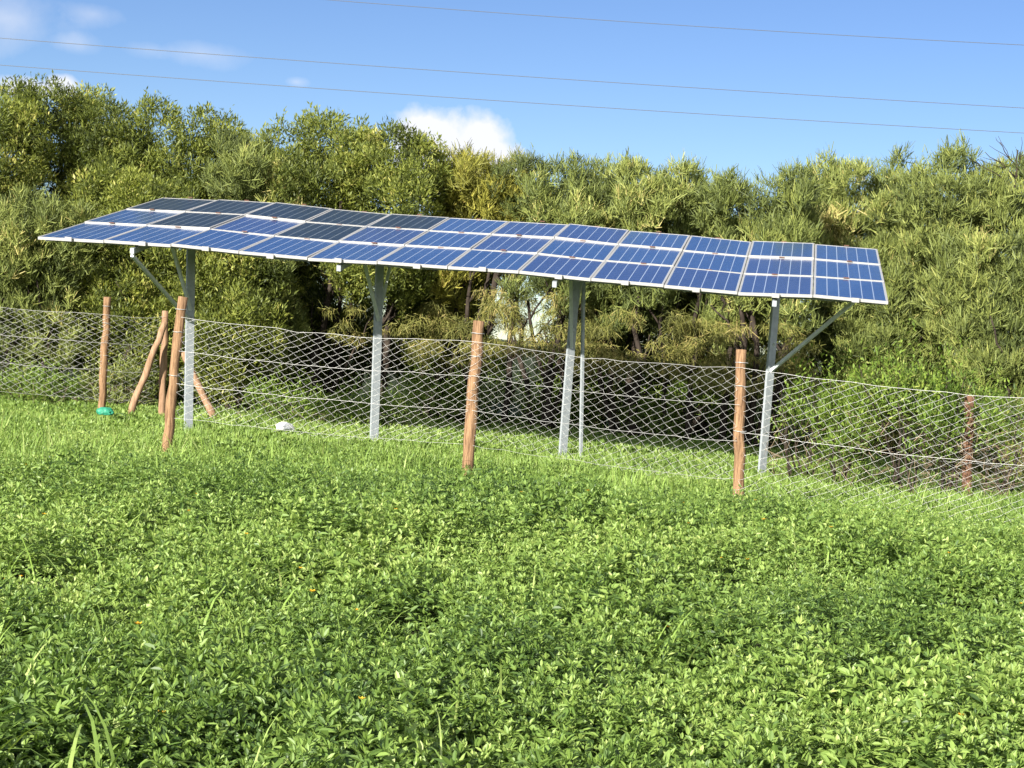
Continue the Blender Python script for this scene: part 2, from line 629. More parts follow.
# purlins and rafters under the panels
for t in (.25, 1.4, 2.0, 3.1, 3.7, 4.8):
    mb = MB()
    for k in range(24):
        a, b = apt(.03 + k * .4975, t, -.068), apt(.03 + (k + 1) * .4975, t, -.068)
        mb.bar(a, b, .05, .05, AN)
    mb.build('purlin', M['zinc'], arr)
POST_S = (1.42, 4.45, 7.5, 10.5)
POST_BASE = ((189, 418), (375, 429), (564, 446), (763, 469))
T_POST = 2.55
for s in POST_S:
    mb = MB()
    mb.bar(apt(s, .02, -.135), apt(s, 5.05, -.135), .06, .08, AN)
    mb.build('rafter', M['zinc'], arr)


def c_channel(a, b, w, dpt, th, side):
    """open steel channel from a up to b: web facing the field, two flanges behind"""
    mb = MB()
    d = b - a
    x = Vector(side).normalized()
    y = d.cross(x).normalized()
    if y.y > 0:
        y = -y            # y points to the field
    mb.box(a - x * w / 2, x * w, -y * th, d)
    mb.box(a - x * w / 2 - y * (th + .0005), x * th, -y * dpt, d)
    mb.box(a + x * (w / 2 - th) - y * (th + .0005), x * th, -y * dpt, d)
    return mb


POSTS = []
for s, (bx_, by_) in zip(POST_S, POST_BASE):
    top = apt(s, T_POST, -.2)
    dep = (top - CPOS).dot(CF)
    b = at(bx_, by_, dep)
    dirn = (b - top).normalized()
    foot = top + dirn * ((top.z + .25) / -dirn.z)
    POSTS.append((foot, top))
for i, (foot, top) in enumerate(POSTS):
    w = .135
    c_channel(foot, top, w * 1.0, .032, .009, AU * .70 + AV * .71).build('steel_post', M['zinc'], arr)
    if i == 2:      # this post is a pair: a second slimmer channel stands beside it, meeting it at the top
        f2 = at(583, 447, (top - CPOS).dot(CF) + .25)
        f2.z = -.1
        c_channel(f2, top + AU * .08 + AV * .16 + Vector((0, 0, .02)), .045, .03, .008, AU * .70 + AV * .71).build('steel_post', M['zinc'], arr)

    def on_post(z):
        return foot + (top - foot) * ((z - foot.z) / (top.z - foot.z))
    if i == 0:
        zb, ends = 1.95, ((-.02, .12), (1.42 - .35, 4.3))
        L_ = [(on_post(1.72), apt(1.40, .08, -.21)), (on_post(1.9), apt(1.42, 1.6, -.2))]
    elif i == 3:
        L_ = [(on_post(1.62), apt(11.75, 1.4, -.1)), (on_post(2.0), apt(10.5, 4.4, -.22))]
    elif i == 2:
        L_ = [(on_post(1.75), apt(7.5, 1.7, -.2)), (on_post(2.0), apt(7.5, 3.4, -.2))]
    else:
        L_ = [(on_post(1.95), apt(4.45, 1.45, -.2)), (on_post(1.95), apt(4.45, 3.5, -.2))]
    for (p, q) in L_:
        mb = MB()
        off = AU * (.09 if i != 3 else .0) * (-1 if i < 2 else 1) * 0
        mb.bar(p + off, q + off, .045, .045)
        mb.build('brace', M['brace'], arr)

# ------------------------------------------------------------------ fence: wooden poles
rw = random.Random(11)
ZC = .20                                     # height at which the weeds hide the foot of things


def wood_pole(px_b, py_b, px_t, py_t, depth, r0, label, material, name='fence_post', group='wooden poles of the wire fence', tilt=0.0, zc=None, wrap=True):
    b, t = at(px_b, py_b, depth), at(px_t, py_t, depth + tilt)
    d = (t - b).normalized()
    foot = b - d * ((b.z + .2) / d.z)
    e = empty(name, (foot.x, foot.y, 0), label, 'fence post', group)
    n = 12
    pts, rad = [], []
    for i in range(n + 1):
        k = i / n
        p = foot.lerp(t, k)
        p = p + Vector((rw.uniform(-.013, .013), rw.uniform(-.013, .013), 0))
        pts.append(p)
        rad.append(r0 * (1.05 - .12 * k) * (1 + rw.uniform(-.08, .08)))
    mb = MB()
    mb.tube(pts, rad, 14, wobble=.09, rnd=rw)
    mb.build('pole', material, e)
    if wrap:
        for k in (.55, .8, .93):
            c = foot.lerp(t, k)
            ring = [c + Vector((math.cos(a), math.sin(a), rw.uniform(-.05, .05))) * (r0 * 1.12) for a in np.linspace(0, 2 * math.pi, 13)]
            w_ = MB()
            w_.tube(ring, .004, 4, caps=False)
            w_.build('wire_tie', M['wire'], e)
    return b, t


D_of = lambda px, py: (on_z(px, py, ZC) - CPOS).dot(CF)
DL = D_of(182, 434)
P182 = wood_pole(168, 440, 182, 297, D_of(168, 440), .064, 'knotty wooden fence post leaning right in front of the first steel post', M['wood'])
P478 = wood_pole(468, 465, 478.5, 321, D_of(468, 465), .073, 'rough brown wooden fence post standing alone between the second and third steel posts', M['wood'])
P742 = wood_pole(738, 495, 742, 350, D_of(738, 495), .066, 'thick light brown wooden fence post just left of the rightmost steel post', M['wood'])
P1062 = wood_pole(1066, 528, 1066, 380, D_of(1066, 528), .066, 'brown wooden fence post at the right end of the front fence', M['wood'])
P107 = wood_pole(102, 410, 107.5, 297, 31.0, .066, 'brown wooden fence post standing beside the teal plastic bag', M['wood'])
P162 = wood_pole(162, 412, 165.5, 311, 31.3, .062, 'short pale corner post propped by two slanting timbers', M['wood_pale'], wrap=False)
wood_pole(131, 410, 166, 322, 30.9, .058, 'pale timber strut leaning right against the short corner post', M['wood_pale'], name='timber_strut', group='timber struts propping the corner post', tilt=.15, wrap=False)
wood_pole(213, 416, 183, 352, 31.6, .062, 'pale timber strut leaning left behind the first steel post', M['wood_pale'], name='timber_strut', group='timber struts propping the corner post', tilt=-.1, wrap=False)
P967 = wood_pole(967, 484, 969, 396, 25.6, .075, 'dark brown wooden post half hidden in the bushes at the right', M['wood_dark'], wrap=False)
PM60 = wood_pole(-62, 400, -58, 290, 31.0, .066, 'brown wooden fence post at the left end of the side fence', M['wood'])

# ------------------------------------------------------------------ fence: wire mesh


def fence_run(stops, hgt, cell_w, rows, label, shear=0.0, wire_r=.0017, mids=(.33, .66), seed=1, jitter=.012):
    """stops: top-of-mesh points along the run; hung mesh with zigzag wires, plus straining wires"""
    rs = np.random.default_rng(seed)
    seg, L = [], 0
    for a, b in zip(stops[:-1], stops[1:]):
        seg.append((L, (b - a).length, a, b))
        L += (b - a).length
    root = empty('wire_fence', (stops[0].x, stops[0].y, 0), label, 'fence', None)

    def pos(s, h):
        s = min(max(s, 0), L - 1e-6)
        for (l0, l, a, b) in seg:
            if s <= l0 + l:
                k = (s - l0) / l
                p = a.lerp(b, k)
                droop = .05 * 4 * k * (1 - k)
                lean = .03 * math.sin(s * 1.3 + h * 2)
                return Vector((p.x, p.y, p.z - h - droop * (1 - .5 * h / hgt))) + Vector((0, lean, 0))
        return stops[-1]
    ncol = int(L / cell_w)
    ch = hgt / rows
    pts = {}

    def node(i, j):
        key = (i, j)
        if key not in pts:
            off = .5 * (j % 2)
            wav = .25 * math.sin(i * .37 + j * .21 + seed) + .18 * math.sin(i * .11 - j * .43)
            s = (i + off + shear * j * .5) * cell_w + rs.normal(0, jitter) + wav * cell_w * .35
            h = j * ch * .5 + rs.normal(0, jitter * .55) * (j > 0) + .05 * math.sin(i * .23 + j * .09 + seed) * (j / (2 * rows))
            pts[key] = (s, h)
        return pts[key]
    mb = MB()
    extra = int(abs(shear) * rows) + 2
    for i in range(-extra, ncol + extra):
        for j in range(2 * rows):
            a = node(i, j)
            off = j % 2
            for di in ((0, -1) if not off else (0, 1)):
                b = node(i + di, j + 1)
                if a[0] < 0 or b[0] < 0 or a[0] > L or b[0] > L:
                    continue
                pa, pb = pos(*a), pos(*b)
                bow = Vector((0, .012 if di else -.012, -.004))
                mb.tube([pa, (pa + pb) / 2 + bow, pb], wire_r * (.72 if di * (1 if off else 1) == (1 if off else 0) and shear < 0 else 1.12 if shear < 0 else 1), 3, caps=False)
    mb.build('mesh_net', M['wire'], root)
    for h in (0.0,) + tuple(m * hgt for m in mids) + (hgt,):
        w_ = MB()
        n = int(L / .25)
        w_.tube([pos(k * L / n, h) + Vector((0, -.015, rs.normal(0, .006))) for k in range(n + 1)], wire_r * (1.35 if h < hgt - .01 else .8), 4, caps=False)
        w_.build('line_wire', M['wire'], root)
    return root


def wire_top(px, py, ref, dz=-.07):
    d = (ref[1] - CPOS).dot(CF)
    return at(px, py, d + dz)


w182 = wire_top(181, 318, P182)
w478 = wire_top(477, 342, P478)
w742 = wire_top(742, 368, P742)
w1062 = wire_top(1066, 400, P1062)
fence_run([w182, w478, w742], 1.27, .158, 13, 'long sagging galvanised wire mesh fence stretched between the front wooden posts', shear=-.2, seed=2)
fence_run([w742, w1062], 1.46, .17, 13, 'slanted loose wire mesh fence to the right of the light brown post', shear=-.32, seed=5, mids=(.5,))
w162 = at(165, 316, 31.25)
w107 = at(107, 314, 30.95)
w_60 = at(-60, 299, 30.95)
fence_run([w_60, w107, w162], 1.46, .20, 14, 'wire mesh fence running past the green bag to the propped corner post', seed=8)
wb0 = at(967, 402, 25.5)
wb1 = at(1150, 412, 26.2)
fence_run([at(905, 394, 26.2), wb0, wb1], 1.3, .235, 10, 'wire mesh fence fixed to the dark post among the bushes', seed=13)

# ------------------------------------------------------------------ power lines
for (x0, y0, x1, y1, d0, d1, lab) in ((330, 0, 1024, 45, 62, 62, 'highest thin overhead power line crossing the blue sky'),
                                      (0, 38, 1024, 108, 60, 60, 'middle of the three thin power lines, passing under the faint clouds'),
                                      (0, 65, 1024, 133, 60, 60, 'lowest thin overhead power line just above the treetops')):
    a, b = at(x0, y0, d0), at(x1, y1, d1)
    d = b - a
    pts = []
    for k in np.linspace(-1.2 if x0 == 0 else -2.2, 2.2, 60):
        q = a + d * k
        q.z += .35 * (k - .5) ** 2 - .09
        pts.append(q)
    mb = MB()
    mb.tube(pts, .0105, 5, caps=False)
    tag(mb.build('power_line', M['cable']), lab, 'power line', 'overhead power lines')

# ------------------------------------------------------------------ litter


def crumple(name, loc, sx, sy, sz, material, seed, label, cat, flaps):
    r = random.Random(seed)
    bm = bmesh.new()
    bmesh.ops.create_icosphere(bm, subdivisions=3, radius=1)
    ph = [(Vector((r.uniform(-1, 1), r.uniform(-1, 1), r.uniform(-1, 1))).normalized(), r.uniform(4, 9), r.uniform(0, 6)) for _ in range(7)]
    for v in bm.verts:
        k = 1 + sum(.075 * abs(math.sin(v.co.dot(a) * f + p)) for a, f, p in ph) - .25 + r.uniform(-.03, .03)
        v.co = Vector((v.co.x * sx * k, v.co.y * sy * k, max(v.co.z, -.55) * sz * k))
    for (dx, dy, dz, w_) in flaps:
        a = Vector((dx * .5, dy * .5, dz * .3))
        b = Vector((dx, dy, dz))
        s_ = Vector((0, 0, 1)).cross(b - a).normalized() * w_
        m_ = (a + b) / 2 + Vector((0, 0, .03))
        vv = [bm.verts.new(p) for p in (a - s_, a + s_, m_ + s_ * .8, b + s_ * .3, b - s_ * .5, m_ - s_)]
        bm.faces.new((vv[0], vv[1], vv[2], vv[5]))
        bm.faces.new((vv[5], vv[2], vv[3], vv[4]))
    me_ = bpy.data.meshes.new(name)
    bm.to_mesh(me_)
    bm.free()
    me_.materials.append(material)
    o_ = bpy.data.objects.new(name, me_)
    COL.objects.link(o_)
    o_.location = loc
    return tag(o_, label, cat)


crumple('plastic_bag', at(105, 412, 28.6), .13, .10, .075, M['teal'], 4, 'flattened teal green plastic bag lying in the weeds by a wooden post', 'plastic bag', ((.34, .02, -.05, .05),))
crumple('plastic_bag', at(285, 427, 25.0), .115, .08, .062, M['white_plastic'], 9, 'crumpled white plastic bag lying in the grass below the array', 'plastic bag', ((.19, .03, -.04, .04),))

# ------------------------------------------------------------------ trees
RT = np.random.default_rng(21)


def sphere_dirs(n, rng):
    v = rng.normal(size=(n, 3))
    return nrm(v)


def crown_quads(tufts, radii, per, style, rng, scale=1.0, own=None):
    """tufts of twigs / leaves filling the crown: each tuft is a spray of twigs that radiates out and up from its own centre"""
    n = len(tufts)
    cnt = np.maximum((per * radii ** 2).astype(int), 12)
    idx = np.repeat(np.arange(n), cnt)
    N = len(idx)
    c, r = tufts[idx], radii[idx][:, None]
    dd = sphere_dirs(N, rng)
    out = []
    tuft_tint = rng.normal(0, .15, n) + (own if own is not None else 0)
    if style in ('pencil', 'golden'):
        # sprigs: bundles of thin upright twigs, four to a sprig
        g4 = 4
        Ns = max(N // g4, 1)
        sel = np.arange(Ns) * g4
        bc = c[sel] + dd[sel] * r[sel] * rng.uniform(.1, 1.0, (Ns, 1)) * np.array([1, 1, .85])
        ax = nrm(dd[sel] * .45 + np.array([0, 0, .9]) + rng.normal(0, .38, (Ns, 3)))
        rp_ = np.repeat(np.arange(Ns), g4)
        base = bc[rp_] + rng.normal(0, .018, (Ns * g4, 3))
        up = nrm(ax[rp_] + rng.normal(0, .3, (Ns * g4, 3)))
        ln = rng.uniform(.10, .24, Ns * g4) * scale
        w = rng.uniform(.010, .021, Ns * g4)
        out.append(strokes(base, up, ln, w, w * .55, rng.uniform(0, 3.14, Ns * g4)))
        tint = .46 + tuft_tint[idx[sel]][rp_] + rng.normal(0, .1, Ns)[rp_] + rng.normal(0, .12, Ns * g4)
    elif style == 'drooping':
        dd[:, 2] = dd[:, 2] * .6
        base = c + dd * r * rng.uniform(.2, .9, (N, 1))
        dn = nrm(dd * .3 + np.array([0, 0, -.6]) + rng.normal(0, .42, (N, 3)))
        ln = rng.uniform(.08, .2, N)
        w = rng.uniform(.008, .016, N)
        out.append(strokes(base, dn, ln, w, w * .55, rng.uniform(0, 3.14, N)))
        tint = .55 + tuft_tint[idx] + rng.normal(0, .2, N)
    else:                                     # leafy
        dd[:, 2] = dd[:, 2] * .85 + .22
        dd = nrm(dd)
        base = c + dd * r * rng.uniform(.35, 1.0, (N, 1))
        ld = nrm(dd * .6 + rng.normal(0, .5, (N, 3)) + np.array([0, 0, .6]))
        ln = rng.uniform(.065, .14, N) * scale
        w = ln * rng.uniform(.19, .33, N)
        out.append(leaves(base, ld, ln, w, rng.uniform(-1.2, 1.2, N), cup=.1))
        tint = .46 + tuft_tint[idx] + rng.normal(0, .17, N)
    return np.concatenate(out), tint


def limb(mb, a, b, r0, r1, rnd, wig=.12, n=7):
    pts, rad = [], []
    for k in range(n + 1):
        t = k / n
        p = a.lerp(b, t)
        p += Vector((rnd.uniform(-1, 1), rnd.uniform(-1, 1), rnd.uniform(-.4, .4))) * wig * math.sin(math.pi * t)
        pts.append(p)
        rad.append(r0 + (r1 - r0) * t)
    mb.tube(pts, rad, 7, caps=True)
    return pts


def tree(px, py_top, half_px, depth, z_bot, style, label, seed, stems=4, fringe=0, ry=1.9, dens=1.0, name='bushy_tree', group='tall bushy trees behind the solar array', lobes=24, stemh=None, gap=0.0, per=None):
    rng = np.random.default_rng(seed)
    rnd = random.Random(seed)
    top = at(px, py_top, depth)
    half = half_px * (1.36 if style == 'leafy' else 1.26) * depth / FPX
    cx, cy, ztop = top.x, top.y, top.z
    root = empty(name, (cx, cy, 0), label, 'tree', group)
    zc, rz = (ztop + z_bot) / 2, (ztop - z_bot) / 2
    # lobes: rounded masses, each covered with tufts
    tufts, rads, lobe_tint = [], [], []
    L = []
    for i in range(lobes):
        a = rng.uniform(0, 2 * math.pi)
        kz = rng.uniform(-.8, .74)
        rr = math.sqrt(max(0, 1 - abs(kz) ** 3)) * rng.uniform(.35, .8)
        L.append((cx + math.cos(a) * rr * half, cy + math.sin(a) * rr * ry, zc + kz * rz, rng.uniform(.2, .36)))
    for sx in (-.55, .5):
        L.append((cx + sx * half, cy + rng.uniform(-.2, .2) * ry, ztop - rng.uniform(.38, .55) * rz, .36))
    L.append((cx + rng.uniform(-.15, .15) * half, cy, ztop - .36 * rz, .36))
    L.append((cx, cy, zc, .5))
    for (lx, ly, lz, lr) in L:
        m = int(46 * lr * lr * max(1, half * rz / 3.0) / .2)
        d = sphere_dirs(m, rng)
        k = rng.uniform(.55, 1.0, (m, 1)) ** .5
        p = np.array([lx, ly, lz]) + d * k * np.array([half * lr * 1.05, ry * lr * 1.1, rz * lr])
        tufts.append(p)
        rads.append(rng.uniform(.14, .32, m))
        lobe_tint.append(np.full(m, rng.normal(0, .12)))
    T, Rr, LT = np.concatenate(tufts), np.concatenate(rads), np.concatenate(lobe_tint)
    ok = (T[:, 2] > z_bot - .1)
    ok &= T[:, 2] + Rr * .8 < ztop + .12
    if gap:
        ok &= rng.random(len(T)) > gap
    T, Rr, LT = T[ok], Rr[ok], LT[ok]
    per = per or (1500 if style == 'leafy' else 1250)
    Q, tint = crown_quads(T, Rr, per * dens, style, rng, 1.0, LT)
    # a few long shoots that stand out of the outline
    ns = 70
    sel = T[rng.choice(len(T), ns)]
    sel = sel[(sel[:, 2] > zc) & (sel[:, 2] < ztop - .25)]
    up = nrm(rng.normal(0, .22, (len(sel), 3)) + np.array([0, 0, 1.0]))
    nsub = 9
    bb = np.repeat(sel, nsub, 0) + np.repeat(up, nsub, 0) * rng.uniform(0, .42, (len(sel) * nsub, 1))
    du = nrm(np.repeat(up, nsub, 0) + rng.normal(0, .4, (len(bb), 3)))
    ln = rng.uniform(.07, .18, len(bb))
    w = rng.uniform(.009, .018, len(bb))
    if style == 'leafy':
        Q2 = leaves(bb, du, ln * .7, ln * .28, rng.uniform(-1, 1, len(bb)), cup=.1)
    else:
        Q2 = strokes(bb, du, ln, w, w * .5, rng.uniform(0, 3.1, len(bb)))
    Q = np.concatenate([Q, Q2])
    tint = np.concatenate([tint, .5 + rng.normal(0, .15, len(Q2))])
    quads_object('crown', Q, tint, M[style], None)
    o_ = COL.objects[-1]
    o_.parent = root
    o_.matrix_parent_inverse = Matrix.Translation((-cx, -cy, 0))
    if fringe:
        m = int(fringe * 1.6)
        a = rng.uniform(0, 2 * math.pi, m)
        k = np.sqrt(rng.uniform(.35, 1, m))
        p = np.stack([cx + np.cos(a) * k * half * .95, cy + np.sin(a) * k * ry * .95, z_bot + rng.uniform(-.75, .45, m)], -1)
        Qf, tf = crown_quads(p, rng.uniform(.18, .36, m), 1300, 'drooping', rng)
        quads_object('hanging_twigs', Qf, tf, M['hanging'], None)
        o_ = COL.objects[-1]
        o_.parent = root
        o_.matrix_parent_inverse = Matrix.Translation((-cx, -cy, 0))
    # stems
    mb = MB()
    top_z = stemh or (z_bot + rz * .9)
    for i in range(stems):
        a = rnd.uniform(0, 2 * math.pi)
        b0 = Vector((cx + math.cos(a) * half * .28 * rnd.random(), cy + math.sin(a) * ry * .3 * rnd.random(), -.15))
        t0 = Vector((cx + math.cos(a + rnd.uniform(-.6, .6)) * half * rnd.uniform(.25, .75), cy + math.sin(a) * ry * .5, top_z * rnd.uniform(.8, 1.1)))
        r0 = rnd.uniform(.055, .10)
        pts = limb(mb, b0, t0, r0, .03, rnd, .16)
        for _ in range(3):
            s_ = pts[rnd.randint(2, 6)]
            d_ = Vector((rnd.uniform(-1, 1) * half * .5, rnd.uniform(-1, 1) * ry * .4, rnd.uniform(.5, 1.4)))
            limb(mb, s_, s_ + d_, .032, .012, rnd, .1, 5)
    mb.build('trunk', M['bark'], root)
    return root


# px, py_top, half width px, depth, crown bottom z, style, label, seed
TREES = [
    dict(px=-150, py_top=72, half_px=95, depth=37.5, z_bot=.5, style='leafy', label='leafy tree beyond the left end of the hedge', seed=101),
    dict(px=-30, py_top=86, half_px=74, depth=36.5, z_bot=.4, style='leafy', label='olive leafy tree cut by the left edge of the photo', seed=102),
    dict(px=62, py_top=80, half_px=76, depth=37.5, z_bot=.5, style='leafy', label='tallest dense leafy tree, its round top under the small white clouds', seed=103),
    dict(px=38, py_top=196, half_px=58, depth=34.3, z_bot=.1, style='pencil', label='lower twiggy bush tree in front of the tallest leafy tree', seed=104, ry=1.1),
    dict(px=182, py_top=104, half_px=58, depth=37.6, z_bot=.5, style='leafy', label='bright green leafy tree right of the tallest tree', seed=105),
    dict(px=138, py_top=168, half_px=50, depth=35.2, z_bot=.2, style='leafy', label='yellowish bushy tree low behind the left end of the panels', seed=106, ry=1.2),
    dict(px=262, py_top=132, half_px=46, depth=36.6, z_bot=.6, style='pencil', label='spiky grey green tree between two leafy green crowns', seed=107, ry=1.5),
    dict(px=330, py_top=114, half_px=50, depth=37.6, z_bot=2.4, fringe=10, style='leafy', label='leafy tree with a tall rounded knob on its crown', seed=108),
    dict(px=396, py_top=124, half_px=45, depth=36.8, z_bot=2.4, fringe=10, style='leafy', label='dark leafy tree just left of the big white cloud', seed=109),
    dict(px=236, py_top=236, half_px=42, depth=35.4, z_bot=.2, style='leafy', label='shaded low leafy tree behind the first steel post', seed=121, ry=1.2),
    dict(px=484, py_top=152, half_px=44, depth=37.8, z_bot=2.0, style='golden', label='golden yellow tree with sparse twigs under the big white cloud', seed=110, fringe=46, gap=.12, stems=5),
    dict(px=562, py_top=156, half_px=56, depth=36.5, z_bot=2.35, style='pencil', label='pencil twig tree right of the golden tree', seed=111, fringe=40, stems=6),
    dict(px=652, py_top=160, half_px=58, depth=36.0, z_bot=2.1, style='pencil', label='pencil twig tree whose crown stands left of the small notch in the skyline', seed=112, fringe=60, stems=5),
    dict(px=768, py_top=172, half_px=56, depth=34.6, z_bot=2.0, style='pencil', label='pencil twig tree standing right of the notch, over many dark stems', seed=113, fringe=50, stems=7),
    dict(px=862, py_top=154, half_px=62, depth=37.0, z_bot=.9, style='pencil', label='broad pencil twig tree directly behind the right end of the panels', seed=114, fringe=36, ry=1.5),
    dict(px=962, py_top=150, half_px=66, depth=34.6, z_bot=.8, style='pencil', label='tall pencil twig tree at the right with tangled dry branches below', seed=115, fringe=40),
    dict(px=1068, py_top=156, half_px=66, depth=33.6, z_bot=.6, style='pencil', label='pencil twig tree cut by the right edge of the photo', seed=116, fringe=24),
    dict(px=1175, py_top=160, half_px=70, depth=31.5, z_bot=.6, style='pencil', label='pencil twig tree beyond the right end of the hedge', seed=117),
    dict(px=112, py_top=122, half_px=44, depth=39.5, z_bot=.6, style='leafy', label='leafy tree set back in the dip right of the tallest tree', seed=125, ry=1.3),
    dict(px=232, py_top=130, half_px=46, depth=39.5, z_bot=.6, style='leafy', label='leafy tree set back in the dip above the upper left panels', seed=126, ry=1.3),
    dict(px=440, py_top=276, half_px=42, depth=41.0, z_bot=.1, style='leafy', label='dark thicket in the shade left of the bright gap', seed=127, ry=1.0),
    dict(px=338, py_top=284, half_px=58, depth=41.0, z_bot=.05, style='leafy', label='low dark thicket deep in the shade left of the second steel post', seed=130, ry=1.0, lobes=14),
    dict(px=296, py_top=266, half_px=40, depth=40.4, z_bot=.05, style='leafy', label='dark thicket in the shade between the first and second steel posts', seed=131, ry=1.0, lobes=18),
    dict(px=606, py_top=280, half_px=46, depth=41.5, z_bot=.1, style='leafy', label='dark thicket in the shade right of the bright gap', seed=128, ry=1.0),
    dict(px=716, py_top=286, half_px=56, depth=41.0, z_bot=.1, style='leafy', label='dark thicket in the shade behind the light brown post', seed=129, ry=1.0),
    dict(px=452, py_top=222, half_px=34, depth=39.5, z_bot=.8, style='leafy', label='shaded leafy thicket in the dip below the white cloud', seed=122, ry=1.2),
    dict(px=606, py_top=200, half_px=60, depth=39.5, z_bot=1.7, style='pencil', label='twiggy tree set back behind the double steel post', seed=123, ry=1.2),
    dict(px=712, py_top=204, half_px=50, depth=38.5, z_bot=1.6, style='pencil', label='twiggy tree filling the notch behind the panels', seed=124, ry=1.2, stems=8),
    dict(px=905, py_top=232, half_px=50, depth=35.2, z_bot=.7, style='pencil', label='lower olive pencil bush in front, right of the last panel', seed=118, ry=1.1),
    dict(px=1005, py_top=238, half_px=52, depth=31.0, z_bot=.6, style='pencil', label='straw coloured drooping bush at the right margin above the mesh', seed=119, ry=1.1, fringe=44),
]
for t in TREES:
    tree(**t)

# bare dry branch sticking out on the right skyline
mb = MB()
rb = random.Random(5)
b0 = at(1012, 215, 33.5)
b1 = at(1018, 150, 33.5)
root = empty('dead_branch', (b0.x, b0.y, b0.z), 'bare grey dead branch sticking out of the treetops at the right', 'branch')
pts = limb(mb, b0, b1, .03, .012, rb, .05)
for (x, y, k) in ((985, 152, 4), (1000, 142, 5), (1030, 140, 5), (1042, 152, 4), (975, 160, 3)):
    q = limb(mb, pts[k], at(x, y, 33.4), .014, .005, rb, .06, 5)
    for _ in range(3):
        limb(mb, q[rb.randint(2, 4)], at(x + rb.uniform(-14, 14), y + rb.uniform(-8, 6), 33.4), .007, .003, rb, .03, 3)
mb.build('twigs', M['bark'], root)

# ------------------------------------------------------------------ bushes and tall weeds


def bush(px, py_top, half_px, depth, style, label, seed, ry=.9, per=700, dry=0, low=0.0, group='leafy bushes in front of the trees', name='leafy_bush'):
    rng = np.random.default_rng(seed)
    rnd = random.Random(seed)
    top = at(px, py_top, depth)
    half = half_px * depth / FPX
    root = empty(name, (top.x, top.y, 0), label, 'bush', group)
    h = top.z
    m = int(max(26, 34 * half * h))
    d = sphere_dirs(m, rng)
    d[:, 2] = np.abs(d[:, 2])
    k = rng.uniform(.3, 1, (m, 1)) ** .5
    p = np.array([top.x, top.y, .05]) + d * k * np.array([half, ry, h - .2])
    p = p[p[:, 2] > low * (.6 + .8 * rng.random(m))]
    m = len(p)
    Q, tint = crown_quads(p, rng.uniform(.2, .36, m), 1150, style if style != 'bush' else 'leafy', rng, .85)
    # upright leafy shoots
    ns = int(46 * half) + 10
    sb = np.stack([top.x + rng.uniform(-1, 1, ns) * half, top.y + rng.uniform(-1, 1, ns) * ry, np.full(ns, .2)], -1)
    rel = np.clip(1 - ((sb[:, 0] - top.x) / half) ** 2, .1, 1)
    hh = (h + rng.uniform(-.25, .15, ns)) * np.sqrt(rel)
    nl = 20
    kk = np.tile(np.linspace(max(.35, min(.8, low * 1.05 / h)), 1, nl), ns)
    bb = np.repeat(sb, nl, 0)
    bb[:, 2] += np.repeat(hh, nl) * kk
    bb[:, :2] += rng.normal(0, .04, (len(bb), 2))
    az = rng.uniform(0, 6.28, len(bb))
    el = rng.uniform(.1, 1.1, len(bb))
    dd = np.stack([np.cos(az) * np.cos(el), np.sin(az) * np.cos(el), np.sin(el)], -1)
    ln = rng.uniform(.045, .10, len(bb))
    Q2 = leaves(bb, dd, ln, ln * .38, rng.uniform(-.8, .8, len(bb)), cup=.1)
    Q = np.concatenate([Q, Q2])
    tint = np.concatenate([tint, .55 + rng.normal(0, .16, len(Q2))])
    o_ = quads_object('foliage', Q, tint, M['bush' if style == 'bush' else style])
    o_.parent = root
    o_.matrix_parent_inverse = Matrix.Translation((-top.x, -top.y, 0))
    mb_ = MB()
    for _ in range(7):
        a = Vector((top.x + rnd.uniform(-.3, .3) * half, top.y + rnd.uniform(-.3, .3), -.1))
        limb(mb_, a, Vector((top.x + rnd.uniform(-.8, .8) * half, top.y + rnd.uniform(-.6, .6) * ry, h * rnd.uniform(.6, .9))), .018, .006, rnd, .08, 5)
    mb_.build('stems', M['bark'], root)
    if dry:
        nb = dry
        p = np.stack([top.x + rng.uniform(-1, 1, nb) * half, top.y - ry * rng.uniform(-.6, 1.0, nb), rng.uniform(.05, 1, nb) * h * .52], -1)
        dirs = nrm(rng.normal(0, 1, (nb, 3)) + np.array([0, -.2, .2]))
        ln = rng.uniform(.08, .3, nb)
        w = rng.uniform(.006, .014, nb)
        o_ = quads_object('dry_twigs', strokes(p, dirs, ln, w, w * .5, rng.uniform(0, 3, nb)), rng.uniform(0, 1, nb), M['dry'])
        tag(o_, kind='stuff')
        o_.parent = root
        o_.matrix_parent_inverse = Matrix.Translation((-top.x, -top.y, 0))


